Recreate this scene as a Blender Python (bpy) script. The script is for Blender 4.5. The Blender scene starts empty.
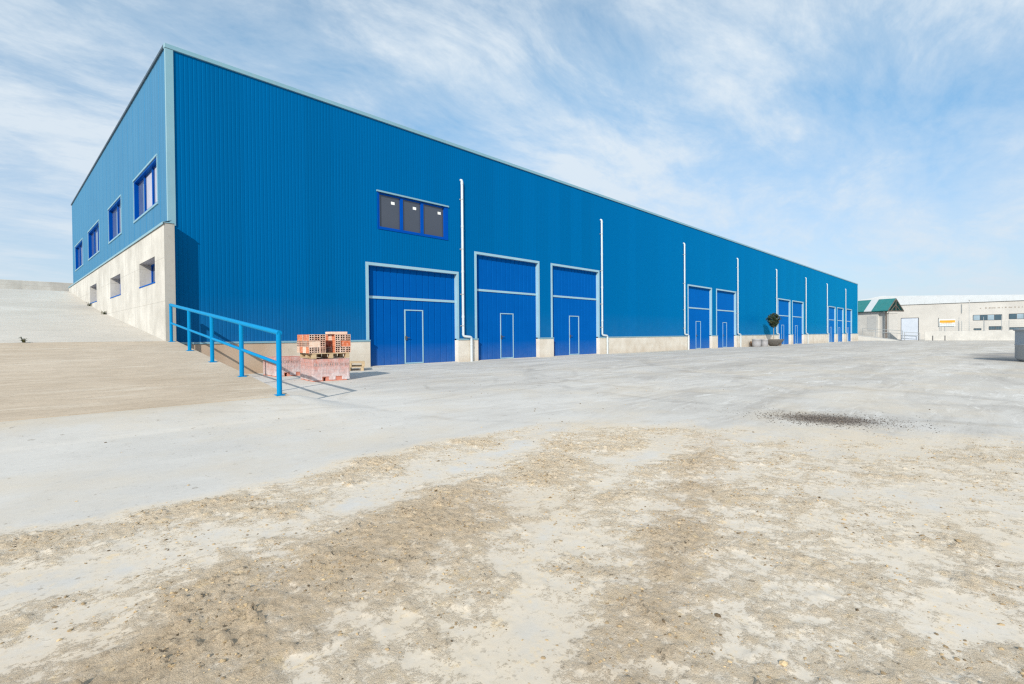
import bpy, bmesh, math, random
import numpy as np
from mathutils import Vector, Matrix, noise as mnoise
random.seed(7)
rng = np.random.default_rng(11)
scene = bpy.context.scene
COL = scene.collection
R = math.radians
SUN_DIR = Vector((1.63, .96, -1.0)).normalized()     # the way the light travels

# ------------------------------------------------------------------ node helpers
class NT:
    def __init__(s, name, world=False):
        s.t = name
    @staticmethod
    def mat(name):
        m = bpy.data.materials.new(name); m.use_nodes = True
        m.node_tree.nodes.clear()
        o = object.__new__(NT); o.m = m; o.tree = m.node_tree
        o.out = o.tree.nodes.new('ShaderNodeOutputMaterial'); return o
    def n(s, typ, props=None, **inp):
        nd = s.tree.nodes.new('ShaderNode' + typ)
        for k, v in (props or {}).items(): setattr(nd, k, v)
        for k, v in inp.items():
            key = int(k[1:]) if k[0] == '_' and k[1:].isdigit() else k.replace('_', ' ')
            s.put(nd.inputs[key], v)
        return nd
    def put(s, sock, v):
        if isinstance(v, bpy.types.NodeSocket): s.tree.links.new(v, sock)
        elif isinstance(v, bpy.types.Node): s.tree.links.new(v.outputs[0], sock)
        else:
            if isinstance(v, (tuple, list)) and len(v) == 3 and sock.type == 'RGBA': v = (*v, 1)
            sock.default_value = v
    def math(s, op, a, b=0.0, clamp=False):
        return s.n('Math', {'operation': op, 'use_clamp': clamp}, _0=a, _1=b).outputs[0]
    def vmath(s, op, a, b=(0, 0, 0)):
        return s.n('VectorMath', {'operation': op}, _0=a, _1=b).outputs[0]
    def mix(s, f, a, b, blend='MIX'):
        nd = s.tree.nodes.new('ShaderNodeMix'); nd.data_type = 'RGBA'; nd.blend_type = blend
        s.put(nd.inputs[0], f); s.put(nd.inputs[6], a); s.put(nd.inputs[7], b)
        return nd.outputs[2]
    def ramp(s, f, stops, interp='LINEAR'):
        nd = s.tree.nodes.new('ShaderNodeValToRGB'); cr = nd.color_ramp; cr.interpolation = interp
        while len(cr.elements) < len(stops): cr.elements.new(.5)
        for e, (p, c) in zip(cr.elements, stops):
            e.position = p; e.color = (c, c, c, 1) if isinstance(c, (int, float)) else (*c, 1)
        s.put(nd.inputs[0], f); return nd.outputs[0]
    def noise(s, vec, scale, detail=4, rough=.55, dist=0.0):
        return s.n('TexNoise', None, Vector=vec, Scale=scale, Detail=detail, Roughness=rough, Distortion=dist).outputs[0]
    def pos(s): return s.n('NewGeometry').outputs['Position']
    def obj(s): return s.n('TexCoord').outputs['Object']
    def scale(s, v, xyz): return s.vmath('MULTIPLY', v, xyz)
    def attr(s, name): return s.n('Attribute', {'attribute_name': name}).outputs['Fac']
    def bump(s, h, strength=.3, dist=.01):
        return s.n('Bump', None, Strength=strength, Distance=dist, Height=h).outputs[0]
    def bsdf(s, color, rough=.6, metal=0.0, spec=.5, normal=None, **kw):
        b = s.n('BsdfPrincipled', None, Base_Color=color, Roughness=rough, Metallic=metal)
        b.inputs['Specular IOR Level'].default_value = spec
        if normal is not None: s.put(b.inputs['Normal'], normal)
        for k, v in kw.items(): s.put(b.inputs[k.replace('_', ' ')], v)
        s.tree.links.new(b.outputs[0], s.out.inputs[0]); return b

M = {}
def sheen(t, col, rough, tint, ior=1.33, normal=None):
    """coil coated steel: diffuse pigment under a clear coat whose reflections keep the colour of the paint"""
    d = t.n('BsdfDiffuse', None, Color=col, Roughness=.3); g = t.n('BsdfGlossy', None, Color=tint, Roughness=rough)
    f = t.n('Fresnel', None, IOR=ior)
    if normal is not None:
        for q in (d, g, f): t.put(q.inputs['Normal'], normal)
    m = t.n('MixShader', None, _0=f.outputs[0], _1=d.outputs[0], _2=g.outputs[0]); t.tree.links.new(m.outputs[0], t.out.inputs[0])
def paint(name, col, rough=.4, var=.08, metal=0.0, spec=.5, grime=.12, nscale=1.2, bump=0.0):
    t = NT.mat(name); p = t.pos()
    n1 = t.noise(p, nscale, 5, .6); n2 = t.noise(t.scale(p, (6, 6, .5)), 1.0, 4, .6)
    c = t.mix(t.ramp(n1, [(.3, 0.0), (.7, 1.0)]), tuple(x * (1 - var) for x in col), tuple(min(1, x * (1 + var)) for x in col))
    c = t.mix(t.math('MULTIPLY', t.ramp(n2, [(.5, 0.0), (.75, 1.0)]), grime), c, (.42, .40, .36))
    nr = None
    if bump: nr = t.bump(t.noise(p, 60, 3), bump, .004)
    t.bsdf(c, t.math('ADD', t.math('MULTIPLY', n1, .16), rough - .08), metal, spec, nr)
    M[name] = t.m; return t.m

def gloss_paint(name, col, tint, rough=.35):
    t = NT.mat(name); n = t.noise(t.pos(), 4, 5, .6)
    sheen(t, t.mix(n, tuple(x * .9 for x in col), tuple(x * 1.1 for x in col)), t.math('ADD', t.math('MULTIPLY', n, .16), rough - .08), tint, 1.40); M[name] = t.m
def cladding_mat(name, col, rough, along, tint=(1, 1, 1)):
    """painted profiled steel: each sheet a hair lighter or darker, faint rain streaks, dust near the foot"""
    t = NT.mat(name); p = t.pos()
    sep = t.n('SeparateXYZ', None, Vector=p)
    a = sep.outputs[along]; z = sep.outputs[2]
    sheet = t.n('TexWhiteNoise', {'noise_dimensions': '1D'}, W=t.math('FLOOR', t.math('DIVIDE', a, 1.0))).outputs[0]
    c = t.mix(sheet, tuple(x * .955 for x in col), tuple(x * 1.045 for x in col))
    n1 = t.noise(p, .35, 4, .6)
    c = t.mix(t.math('MULTIPLY', t.ramp(n1, [(.35, 0.), (.7, 1.)]), .10), c, tuple(x * .8 for x in col))
    st = t.noise(t.scale(p, (7, 7, .18)), 1.0, 5, .6)
    c = t.mix(t.math('MULTIPLY', t.ramp(st, [(.52, 0.), (.8, 1.)]), .22), c, tuple(x * .72 + .004 for x in col))
    dust = t.math('MULTIPLY', t.ramp(t.math('DIVIDE', z, 6.0), [(.16, 1.), (.42, 0.)]), t.math('MULTIPLY', t.noise(p, 1.6, 5, .65), .05))
    c = t.mix(dust, c, (.35, .36, .36))
    # oil canning of the sheet metal
    w = t.noise(t.scale(p, (.9, .9, .45)), 1.0, 2, .5)
    sheen(t, c, t.math('ADD', t.math('MULTIPLY', n1, .12), rough), tint, 1.36, t.bump(w, .06, .05))
    M[name] = t.m
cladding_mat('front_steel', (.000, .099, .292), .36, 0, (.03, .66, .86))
cladding_mat('side_steel', (.016, .175, .375), .42, 1, (.17, .42, .62))  # same paint as the front, with sun sheen painted into a paler colour
def door_mat():
    t = NT.mat('door_blue'); p = t.pos(); z = t.n('SeparateXYZ', None, Vector=p).outputs[2]
    n = t.noise(p, 1.1, 5, .6)
    c = t.mix(n, (.000, .070, .305), (.001, .090, .36))
    d = t.math('MULTIPLY', t.ramp(t.math('DIVIDE', z, 4.0), [(0., 1.), (.22, 0.)]), t.math('MULTIPLY', t.noise(p, 4, 6, .7), .22))
    c = t.mix(d, c, (.30, .30, .30))
    sheen(t, c, t.math('ADD', t.math('MULTIPLY', n, .15), .38), (.05, .45, .90), 1.33); M['door_blue'] = t.m
door_mat()
paint('trim', (.185, .345, .42), .38, .05, grime=.15)
paint('door_trim', (.27, .44, .53), .36, .05, grime=.15)
paint('pipe_white', (.50, .545, .57), .35, .04, grime=.18, nscale=2)
gloss_paint('rail_blue', (.001, .215, .47), (.20, .62, .88))
gloss_paint('window_blue', (.000, .062, .36), (.12, .42, .85))
paint('pane_reflection', (.36, .37, .46), .6, .08, grime=.0)
paint('dark_trim', (.03, .06, .09), .5, .1)
paint('dark_metal', (.05, .05, .055), .5, .1, metal=.0)
paint('grey_metal', (.30, .32, .33), .45, .1)
paint('sticker', (.82, .82, .80), .6, .03, grime=0)
paint('roof_steel', (.45, .48, .50), .45, .08)
paint('roof_green', (.012, .17, .175), .45, .10)
paint('white_sheet', (.50, .525, .55), .5, .04)
paint('cream_wall', (.48, .462, .437), .85, .09, nscale=.35, grime=.25)
paint('cream_light', (.505, .49, .462), .85, .12, nscale=.9, grime=.3)
paint('panel_grey', (.42, .42, .41), .7, .05)
paint('light_panel', (.46, .50, .57), .5, .05)
paint('sign_white', (.58, .62, .62), .5, .05, grime=.03)
paint('sign_orange', (.60, .30, .01), .5, .08, grime=.03)
paint('pot_grey', (.33, .32, .33), .7, .12, nscale=6)
paint('bowl_dark', (.13, .118, .108), .75, .2, nscale=5)
paint('clay', (.20, .13, .09), .8, .2, nscale=6)
paint('wood_dark', (.11, .085, .07), .8, .2)
paint('lettering', (.30, .26, .22), .7, .1)

def glass(name, col, rough=.06, var=.3):
    t = NT.mat(name); p = t.pos(); n = t.noise(p, .8, 3)
    c = t.mix(n, tuple(x * (1 - var) for x in col), tuple(x * (1 + var) for x in col))
    t.bsdf(c, rough, 0, .5); M[name] = t.m
glass('front_pane', (.056, .066, .090), .16, .12)
glass('side_pane', (.10, .13, .20), .05)
glass('far_pane', (.05, .09, .12), .08)
glass('far_pane_pale', (.26, .34, .40), .15)

def concrete_wall():
    t = NT.mat('wall_concrete'); p = t.pos()
    n1 = t.noise(p, .8, 6, .62); n2 = t.noise(p, 9, 8, .7); st = t.noise(t.scale(p, (3.2, 3.2, .35)), 1., 6, .65)
    c = t.mix(t.ramp(n1, [(.3, 0.), (.72, 1.)]), (.41, .39, .355), (.60, .578, .535))
    c = t.mix(t.math('MULTIPLY', t.ramp(st, [(.5, 0.), (.78, 1.)]), .45), c, (.30, .28, .25))
    c = t.mix(t.math('MULTIPLY', t.ramp(n2, [(.52, 0.), (.68, 1.)]), .3), c, (.33, .31, .28))
    sep = t.n('SeparateXYZ', None, Vector=p)
    # board joints of the shuttering every 1.2 m in height and 2.4 m in length
    jz = t.math('LESS_THAN', t.math('FRACT', t.math('DIVIDE', t.math('ADD', sep.outputs[2], .25), 1.22)), .012)
    jy = t.math('LESS_THAN', t.math('FRACT', t.math('DIVIDE', t.math('ADD', sep.outputs[1], .4), 2.44)), .006)
    j = t.math('MULTIPLY', t.math('MAXIMUM', jz, jy), t.math('MULTIPLY', n1, .8))
    c = t.mix(j, c, (.2, .19, .17))
    pits = t.ramp(t.n('TexVoronoi', None, Vector=p, Scale=26.0).outputs[0], [(.05, 0.), (.12, 1.)])
    t.bsdf(c, .88, 0, .3, t.bump(t.math('ADD', t.math('MULTIPLY', n2, .7), t.math('MULTIPLY', pits, .3)), .35, .012))
    M['wall_concrete'] = t.m
concrete_wall()
def plinth_mat():
    t = NT.mat('plinth_stone'); p = t.pos(); sep = t.n('SeparateXYZ', None, Vector=p)
    n1 = t.noise(p, 1.1, 6, .62); n2 = t.noise(p, 12, 8, .7); st = t.noise(t.scale(p, (1.3, 1.3, .12)), 1., 6, .65)
    c = t.mix(t.ramp(n1, [(.3, 0.), (.7, 1.)]), (.54, .47, .385), (.70, .65, .575))
    c = t.mix(t.math('MULTIPLY', t.ramp(st, [(.60, 0.), (.74, 1.)]), .6), c, (.26, .17, .11))
    low = t.ramp(sep.outputs[2], [(0., 1.), (.35, 0.)])
    c = t.mix(t.math('MULTIPLY', low, t.math('MULTIPLY', n2, .5)), c, (.40, .31, .23))
    # brown stretch beside the ramp
    br = t.ramp(t.math('DIVIDE', sep.outputs[0], 6.0), [(.42, .75), (.68, 0.)])
    c = t.mix(br, c, (.40, .27, .175))
    j = t.math('LESS_THAN', t.math('FRACT', t.math('DIVIDE', t.math('ADD', sep.outputs[2], .02), .25)), .03)
    c = t.mix(t.math('MULTIPLY', j, .22), c, (.35, .30, .25))
    t.bsdf(c, .9, 0, .3, t.bump(n2, .35, .012)); M['plinth_stone'] = t.m
plinth_mat()
def wood_mat():
    t = NT.mat('pallet_wood'); p = t.obj(); n = t.noise(t.scale(p, (3, 22, 22)), 1., 6, .6); g = t.noise(p, 2.5, 4)
    c = t.mix(n, (.34, .22, .11), (.62, .46, .27)); c = t.mix(t.math('MULTIPLY', g, .35), c, (.38, .35, .30))
    t.bsdf(c, .8, 0, .3, t.bump(n, .3, .004)); M['pallet_wood'] = t.m
wood_mat()
def brick_mat(name, a, b, pale):
    t = NT.mat(name); rnd = t.n('ObjectInfo').outputs['Random']; p = t.pos()
    n = t.noise(p, 14, 6, .65)
    c = t.mix(rnd, a, b); c = t.mix(t.ramp(n, [(.42, 0.), (.7, .55)]), c, pale)
    t.bsdf(c, .9, 0, .25, t.bump(n, .3, .006)); M[name] = t.m
brick_mat('brick_orange', (.50, .105, .035), (.66, .21, .09), (.72, .52, .42))
brick_mat('brick_pale', (.62, .40, .29), (.72, .58, .48), (.74, .68, .60))
brick_mat('brick_pink', (.50, .17, .12), (.54, .20, .14), (.62, .36, .30))
brick_mat('brick_end', (.46, .22, .14), (.60, .43, .35), (.68, .64, .59))
paint('brick_hole', (.13, .07, .05), .9, .2)
def film_mat():
    t = NT.mat('stretch_film'); p = t.obj()
    n = t.noise(p, 5, 8, .7); n2 = t.noise(t.scale(p, (22, 22, 5)), 1., 5, .65)
    z = t.n('SeparateXYZ', None, Vector=p).outputs[2]
    a = t.ramp(t.math('ADD', t.math('MULTIPLY', n, .6), t.math('MULTIPLY', n2, .4)), [(.36, .06), (.64, .55)])
    a = t.math('ADD', a, t.ramp(z, [(.05, .38), (.44, .0)]), True)
    t.bsdf((.74, .66, .66), .3, 0, .5, t.bump(t.math('ADD', n, n2), .6, .03), Alpha=a); M['stretch_film'] = t.m
film_mat()
def leaf_mat():
    t = NT.mat('leaf'); v = t.attr('tint'); 
    c = t.ramp(v, [(0., (.010, .018, .008)), (.55, (.035, .06, .018)), (1., (.12, .085, .03))])
    t.bsdf(c, .55, 0, .4); M['leaf'] = t.m
leaf_mat()
paint('bark', (.30, .25, .20), .85, .2, nscale=10)
def tank_mat():
    t = NT.mat('tank_steel'); p = t.pos(); st = t.noise(t.scale(p, (5, 5, .4)), 1., 6, .65); n = t.noise(p, 1.5, 5)
    c = t.mix(st, (.33, .365, .39), (.43, .46, .48)); c = t.mix(t.math('MULTIPLY', n, .3), c, (.30, .28, .25))
    t.bsdf(c, .7, 0, .3, t.bump(n, .2, .03)); M['tank_steel'] = t.m
tank_mat()

# ------------------------------------------------------------------ mesh helpers
class MB:
    def __init__(s): s.v = []; s.f = []; s.mi = []; s.sm = []
    def add(s, vs, fs, mi=0, smooth=False, T=None):
        o = len(s.v)
        for p in vs:
            p = Vector(p)
            s.v.append(tuple(T @ p) if T is not None else tuple(p))
        for f in fs: s.f.append(tuple(i + o for i in f)); s.mi.append(mi); s.sm.append(smooth)
        return s
    def box(s, a, b, mi=0, T=None, bev=0.0):
        x0, y0, z0 = (min(a[i], b[i]) for i in range(3)); x1, y1, z1 = (max(a[i], b[i]) for i in range(3))
        if bev > 0:
            bm = bmesh.new(); bmesh.ops.create_cube(bm, size=1)
            for v in bm.verts: v.co = Vector(((x0 + x1) / 2 + v.co.x * (x1 - x0), (y0 + y1) / 2 + v.co.y * (y1 - y0), (z0 + z1) / 2 + v.co.z * (z1 - z0)))
            bmesh.ops.bevel(bm, geom=list(bm.edges), offset=bev, segments=1, affect='EDGES')
            bm.verts.index_update()
            s.add([v.co[:] for v in bm.verts], [[v.index for v in f.verts] for f in bm.faces], mi, False, T); bm.free(); return s
        vs = [(x0, y0, z0), (x1, y0, z0), (x1, y1, z0), (x0, y1, z0), (x0, y0, z1), (x1, y0, z1), (x1, y1, z1), (x0, y1, z1)]
        return s.add(vs, [(0, 3, 2, 1), (4, 5, 6, 7), (0, 1, 5, 4), (1, 2, 6, 5), (2, 3, 7, 6), (3, 0, 4, 7)], mi, False, T)
    def tube(s, pts, r, seg=12, mi=0, cap=True, T=None):
        pts = [Vector(p) for p in pts]; n = len(pts); rs = r if isinstance(r, (list, tuple)) else [r] * n
        vs = []; up = None
        for i, p in enumerate(pts):
            d = (pts[min(i + 1, n - 1)] - pts[max(i - 1, 0)]).normalized()
            if up is None: up = d.orthogonal().normalized()
            up = (up - d * up.dot(d)).normalized(); w = d.cross(up)
            for k in range(seg):
                a = 2 * math.pi * k / seg; vs.append(p + (up * math.cos(a) + w * math.sin(a)) * rs[i])
        fs = [(i * seg + k, i * seg + (k + 1) % seg, (i + 1) * seg + (k + 1) % seg, (i + 1) * seg + k) for i in range(n - 1) for k in range(seg)]
        s.add(vs, fs, mi, True, T)
        if cap:
            s.add(vs[:seg], [tuple(reversed(range(seg)))], mi, False, T); s.add(vs[-seg:], [tuple(range(seg))], mi, False, T)
        return s
    def lathe(s, prof, c=(0, 0, 0), seg=32, mi=0, smooth=True):
        vs = [(c[0] + r * math.cos(2 * math.pi * k / seg), c[1] + r * math.sin(2 * math.pi * k / seg), c[2] + z) for r, z in prof for k in range(seg)]
        fs = [(i * seg + k, i * seg + (k + 1) % seg, (i + 1) * seg + (k + 1) % seg, (i + 1) * seg + k) for i in range(len(prof) - 1) for k in range(seg)]
        return s.add(vs, fs, mi, smooth)
    def build(s, name, mats, parent=None):
        me = bpy.data.meshes.new(name); me.from_pydata(s.v, [], s.f)
        for m in (mats if isinstance(mats, (list, tuple)) else [mats]): me.materials.append(M[m] if isinstance(m, str) else m)
        me.polygons.foreach_set('material_index', s.mi); me.polygons.foreach_set('use_smooth', s.sm); me.update()
        o = bpy.data.objects.new(name, me); COL.objects.link(o)
        if parent is not None: o.parent = parent
        return o
def empty(name, label, cat, loc=(0, 0, 0), rz=0, group=None):
    o = bpy.data.objects.new(name, None); COL.objects.link(o); o.location = loc; o.rotation_euler = (0, 0, rz); o.empty_display_size = .2
    return tag(o, label, cat, group)
def tag(o, label, cat, group=None):
    o['label'] = label; o['category'] = cat
    if group: o['group'] = group
    return o
def copy_tree(o, parent=None):
    c = o.copy(); COL.objects.link(c); c.parent = parent
    for ch in list(o.children): copy_tree(ch, c)
    return c

# ------------------------------------------------------------------ numpy noise
def _hash(ix, iy, seed):
    h = (ix.astype(np.int64) * 374761393 + iy.astype(np.int64) * 668265263 + seed * 1442695041) & 0xffffffff
    h = ((h ^ (h >> 13)) * 1274126177) & 0xffffffff
    return ((h ^ (h >> 16)) & 0xffffff) / float(0xffffff)
def vnoise(x, y, seed=0):
    ix = np.floor(x); iy = np.floor(y); fx = x - ix; fy = y - iy
    fx = fx * fx * fx * (fx * (fx * 6 - 15) + 10); fy = fy * fy * fy * (fy * (fy * 6 - 15) + 10)
    a = _hash(ix, iy, seed); b = _hash(ix + 1, iy, seed); c = _hash(ix, iy + 1, seed); d = _hash(ix + 1, iy + 1, seed)
    return (a * (1 - fx) + b * fx) * (1 - fy) + (c * (1 - fx) + d * fx) * fy
def fbm(x, y, scale, octaves=4, gain=.5, seed=0):
    t = 0; a = 1; tot = 0
    for o in range(octaves):
        ca, sa = math.cos(.6 * o + .3), math.sin(.6 * o + .3)
        f = scale * 2 ** o
        t = t + a * vnoise((x * ca - y * sa) * f + 17.3 * o, (x * sa + y * ca) * f - 9.1 * o, seed + o); tot += a; a *= gain
    return t / tot
def sstep(a, b, x):
    t = np.clip((x - a) / (b - a), 0, 1); return t * t * (3 - 2 * t)
def polydist(x, y, pts):
    d = np.full(x.shape, 1e9)
    for (x0, y0), (x1, y1) in zip(pts[:-1], pts[1:]):
        dx, dy = x1 - x0, y1 - y0; t = np.clip(((x - x0) * dx + (y - y0) * dy) / (dx * dx + dy * dy), 0, 1)
        d = np.minimum(d, np.hypot(x - x0 - t * dx, y - y0 - t * dy))
    return d

# ------------------------------------------------------------------ ground
def dirt_map(x, y):
    wob = (fbm(x, y, .9, 3, .55, 3) - .5)
    yw = y + wob * .55
    # outer limit of the soil: a line along the hall, then bending back towards the camera side on the right
    e1 = sstep(-12.62, -13.05, yw)
    nx, ny = -.80, -.60          # right hand edge from (1.0,-12.7) towards (4.2,-17.2)
    e2 = (x - 2.2) * .86 + (y + 14.6) * .50 + wob * .9
    inside = e1 * sstep(.95, -.75, e2 + (fbm(x, y, 2.2, 4, .6, 51) - .5) * 1.4)
    b = .46 + .16 * np.exp(-(polydist(x, yw, [(-7, -13.35), (-2.5, -13.2), (-.5, -13.02), (1.0, -12.85)]) / .22) ** 2)
    b = b - .27 * np.exp(-(polydist(x, yw, [(-7, -13.7), (-2.3, -13.98), (-.2, -13.62), (1.4, -13.3)]) / .25) ** 2)
    b = b + .14 * np.exp(-(polydist(x, yw, [(-6, -15.2), (-2.9, -14.75), (-.7, -14.4), (1.6, -14.05)]) / .36) ** 2)
    b = b - .20 * np.exp(-(polydist(x, yw, [(-2.6, -16.1), (-1.87, -15.62), (-.55, -15.0), (1.5, -14.55)]) / .17) ** 2)
    b = b + .12 * np.exp(-(polydist(x, y, [(1.9, -14.9), (-.23, -15.6), (-1.18, -15.95), (-2.4, -16.3)]) / .20) ** 2)
    b = b - .10 * sstep(.1, 1.1, (x + .2) * .72 - (y + 15.8) * .69)
    b = b + (fbm(x, y, 2.6, 5, .7, 21) - .5) * .95
    return np.clip(inside * b, 0, 1), inside
def brown_map(x, y):
    b = np.exp(-(polydist(x, y, [(-6, -15.4), (-2.9, -14.9), (-1.4, -14.6)]) / .55) ** 2) + .9 * np.exp(-(polydist(x, y, [(1.9, -14.9), (-.23, -15.6), (-1.18, -15.95), (-2.4, -16.3)]) / .22) ** 2)
    return np.clip(b, 0, 1)
def patch_map(x, y):      # dark gravel patch
    cx, cy = 4.12, -15.50; a = R(-72)
    u = (x - cx) * math.cos(a) + (y - cy) * math.sin(a); v = -(x - cx) * math.sin(a) + (y - cy) * math.cos(a)
    return np.exp(-((u / .55) ** 2 + (v / .42) ** 2) * 1.3)
def base_z(x, y):
    z = -.0035 * np.clip(x - 20, 0, 90)
    ap = .108 * (y + 10.35); ap = np.where(ap > .04, ap, np.where(ap > -.08, (ap + .08) ** 2 / .48, 0)); ap = np.minimum(ap, .172)
    e = .02 + .028 * (y + 8.6)
    side = np.where(y < -8.6, sstep(.75 + (y + 8.6) * .0, -.10, x), (x < -.06) * 1.0)
    near = sstep(-7.9, -8.5, y)
    return z + ap * np.where(y > -8.55, np.where(x < -.1, 1.0, near * sstep(.6, -.1, x)), side)
def ground_height(x, y):
    d, ins = dirt_map(x, y)
    f1 = fbm(x, y, 7, 5, .6, 5); f2 = fbm(x, y, 26, 3, .6, 9)
    f3 = fbm(x, y, 44, 2, .5, 15); lump = np.clip(f1 + .5 * (d - .5) - .38, 0, 1)
    h = sstep(.12, .7, d) * (.003 + .014 * np.clip(fbm(x, y, 13, 3, .6, 61) - .56, 0, 1) + .018 * lump ** 1.3 + .022 * np.clip(f2 - .50, 0, 1) * (.3 + lump * 3) + .050 * np.clip(f3 - .53, 0, 1) * (.35 + lump * 2.5))
    h = h + .02 * (fbm(x, y, .35, 2, .5, 40) - .5) * sstep(3, 9, np.hypot(x + 3.5, y + 17))
    return base_z(x, y) + h * (y < -11.5) + np.where(y < -11.5, 0, 0), d, ins
def axis(segs):
    out = [segs[0][0]]
    for a, b, step in segs: 
        n = max(1, int(round((b - a) / step))); out += list(a + (b - a) * (np.arange(n) + 1) / n)
    return np.array(out)
def geo(a, b, first, grow):
    o = []; x = a; s = first
    while abs(x - a) < abs(b - a): x += math.copysign(s, b - a); s *= grow; o.append(x)
    return np.array(o)
gx = np.concatenate([geo(-5.2, -600, .12, 1.35)[::-1], axis([(-5.2, 2.2, .016), (2.2, 8, .05), (8, 24, .2)]), geo(24, 900, .6, 1.22)])
gy = np.concatenate([geo(-17.6, -700, .15, 1.35)[::-1], axis([(-17.6, -12.4, .016), (-12.4, -7, .06), (-7, 1, .2)]), geo(1, 800, .6, 1.35)])
X, Y = np.meshgrid(gx, gy)
Z, D, INS = ground_height(X, Y)
nxn, nyn = len(gx), len(gy)
idx = np.arange(nxn * nyn).reshape(nyn, nxn)
faces = np.stack([idx[:-1, :-1], idx[:-1, 1:], idx[1:, 1:], idx[1:, :-1]], -1).reshape(-1, 4)
def grid_mesh(name, X, Y, Z, faces, attrs, mat):
    me = bpy.data.meshes.new(name); n = X.size
    me.vertices.add(n); me.vertices.foreach_set('co', np.stack([X, Y, Z], -1).reshape(-1).astype(np.float32))
    me.loops.add(faces.size); me.loops.foreach_set('vertex_index', faces.reshape(-1).astype(np.int32))
    me.polygons.add(len(faces)); me.polygons.foreach_set('loop_start', (np.arange(len(faces)) * 4).astype(np.int32))
    me.polygons.foreach_set('loop_total', np.full(len(faces), 4, np.int32))
    me.update(calc_edges=True); me.validate()
    me.polygons.foreach_set('use_smooth', np.ones(len(me.polygons), bool))
    for k, v in attrs.items():
        a = me.attributes.new(k, 'FLOAT', 'POINT'); a.data.foreach_set('value', v.reshape(-1).astype(np.float32))
    me.materials.append(mat); o = bpy.data.objects.new(name, me); COL.objects.link(o); return o

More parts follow.
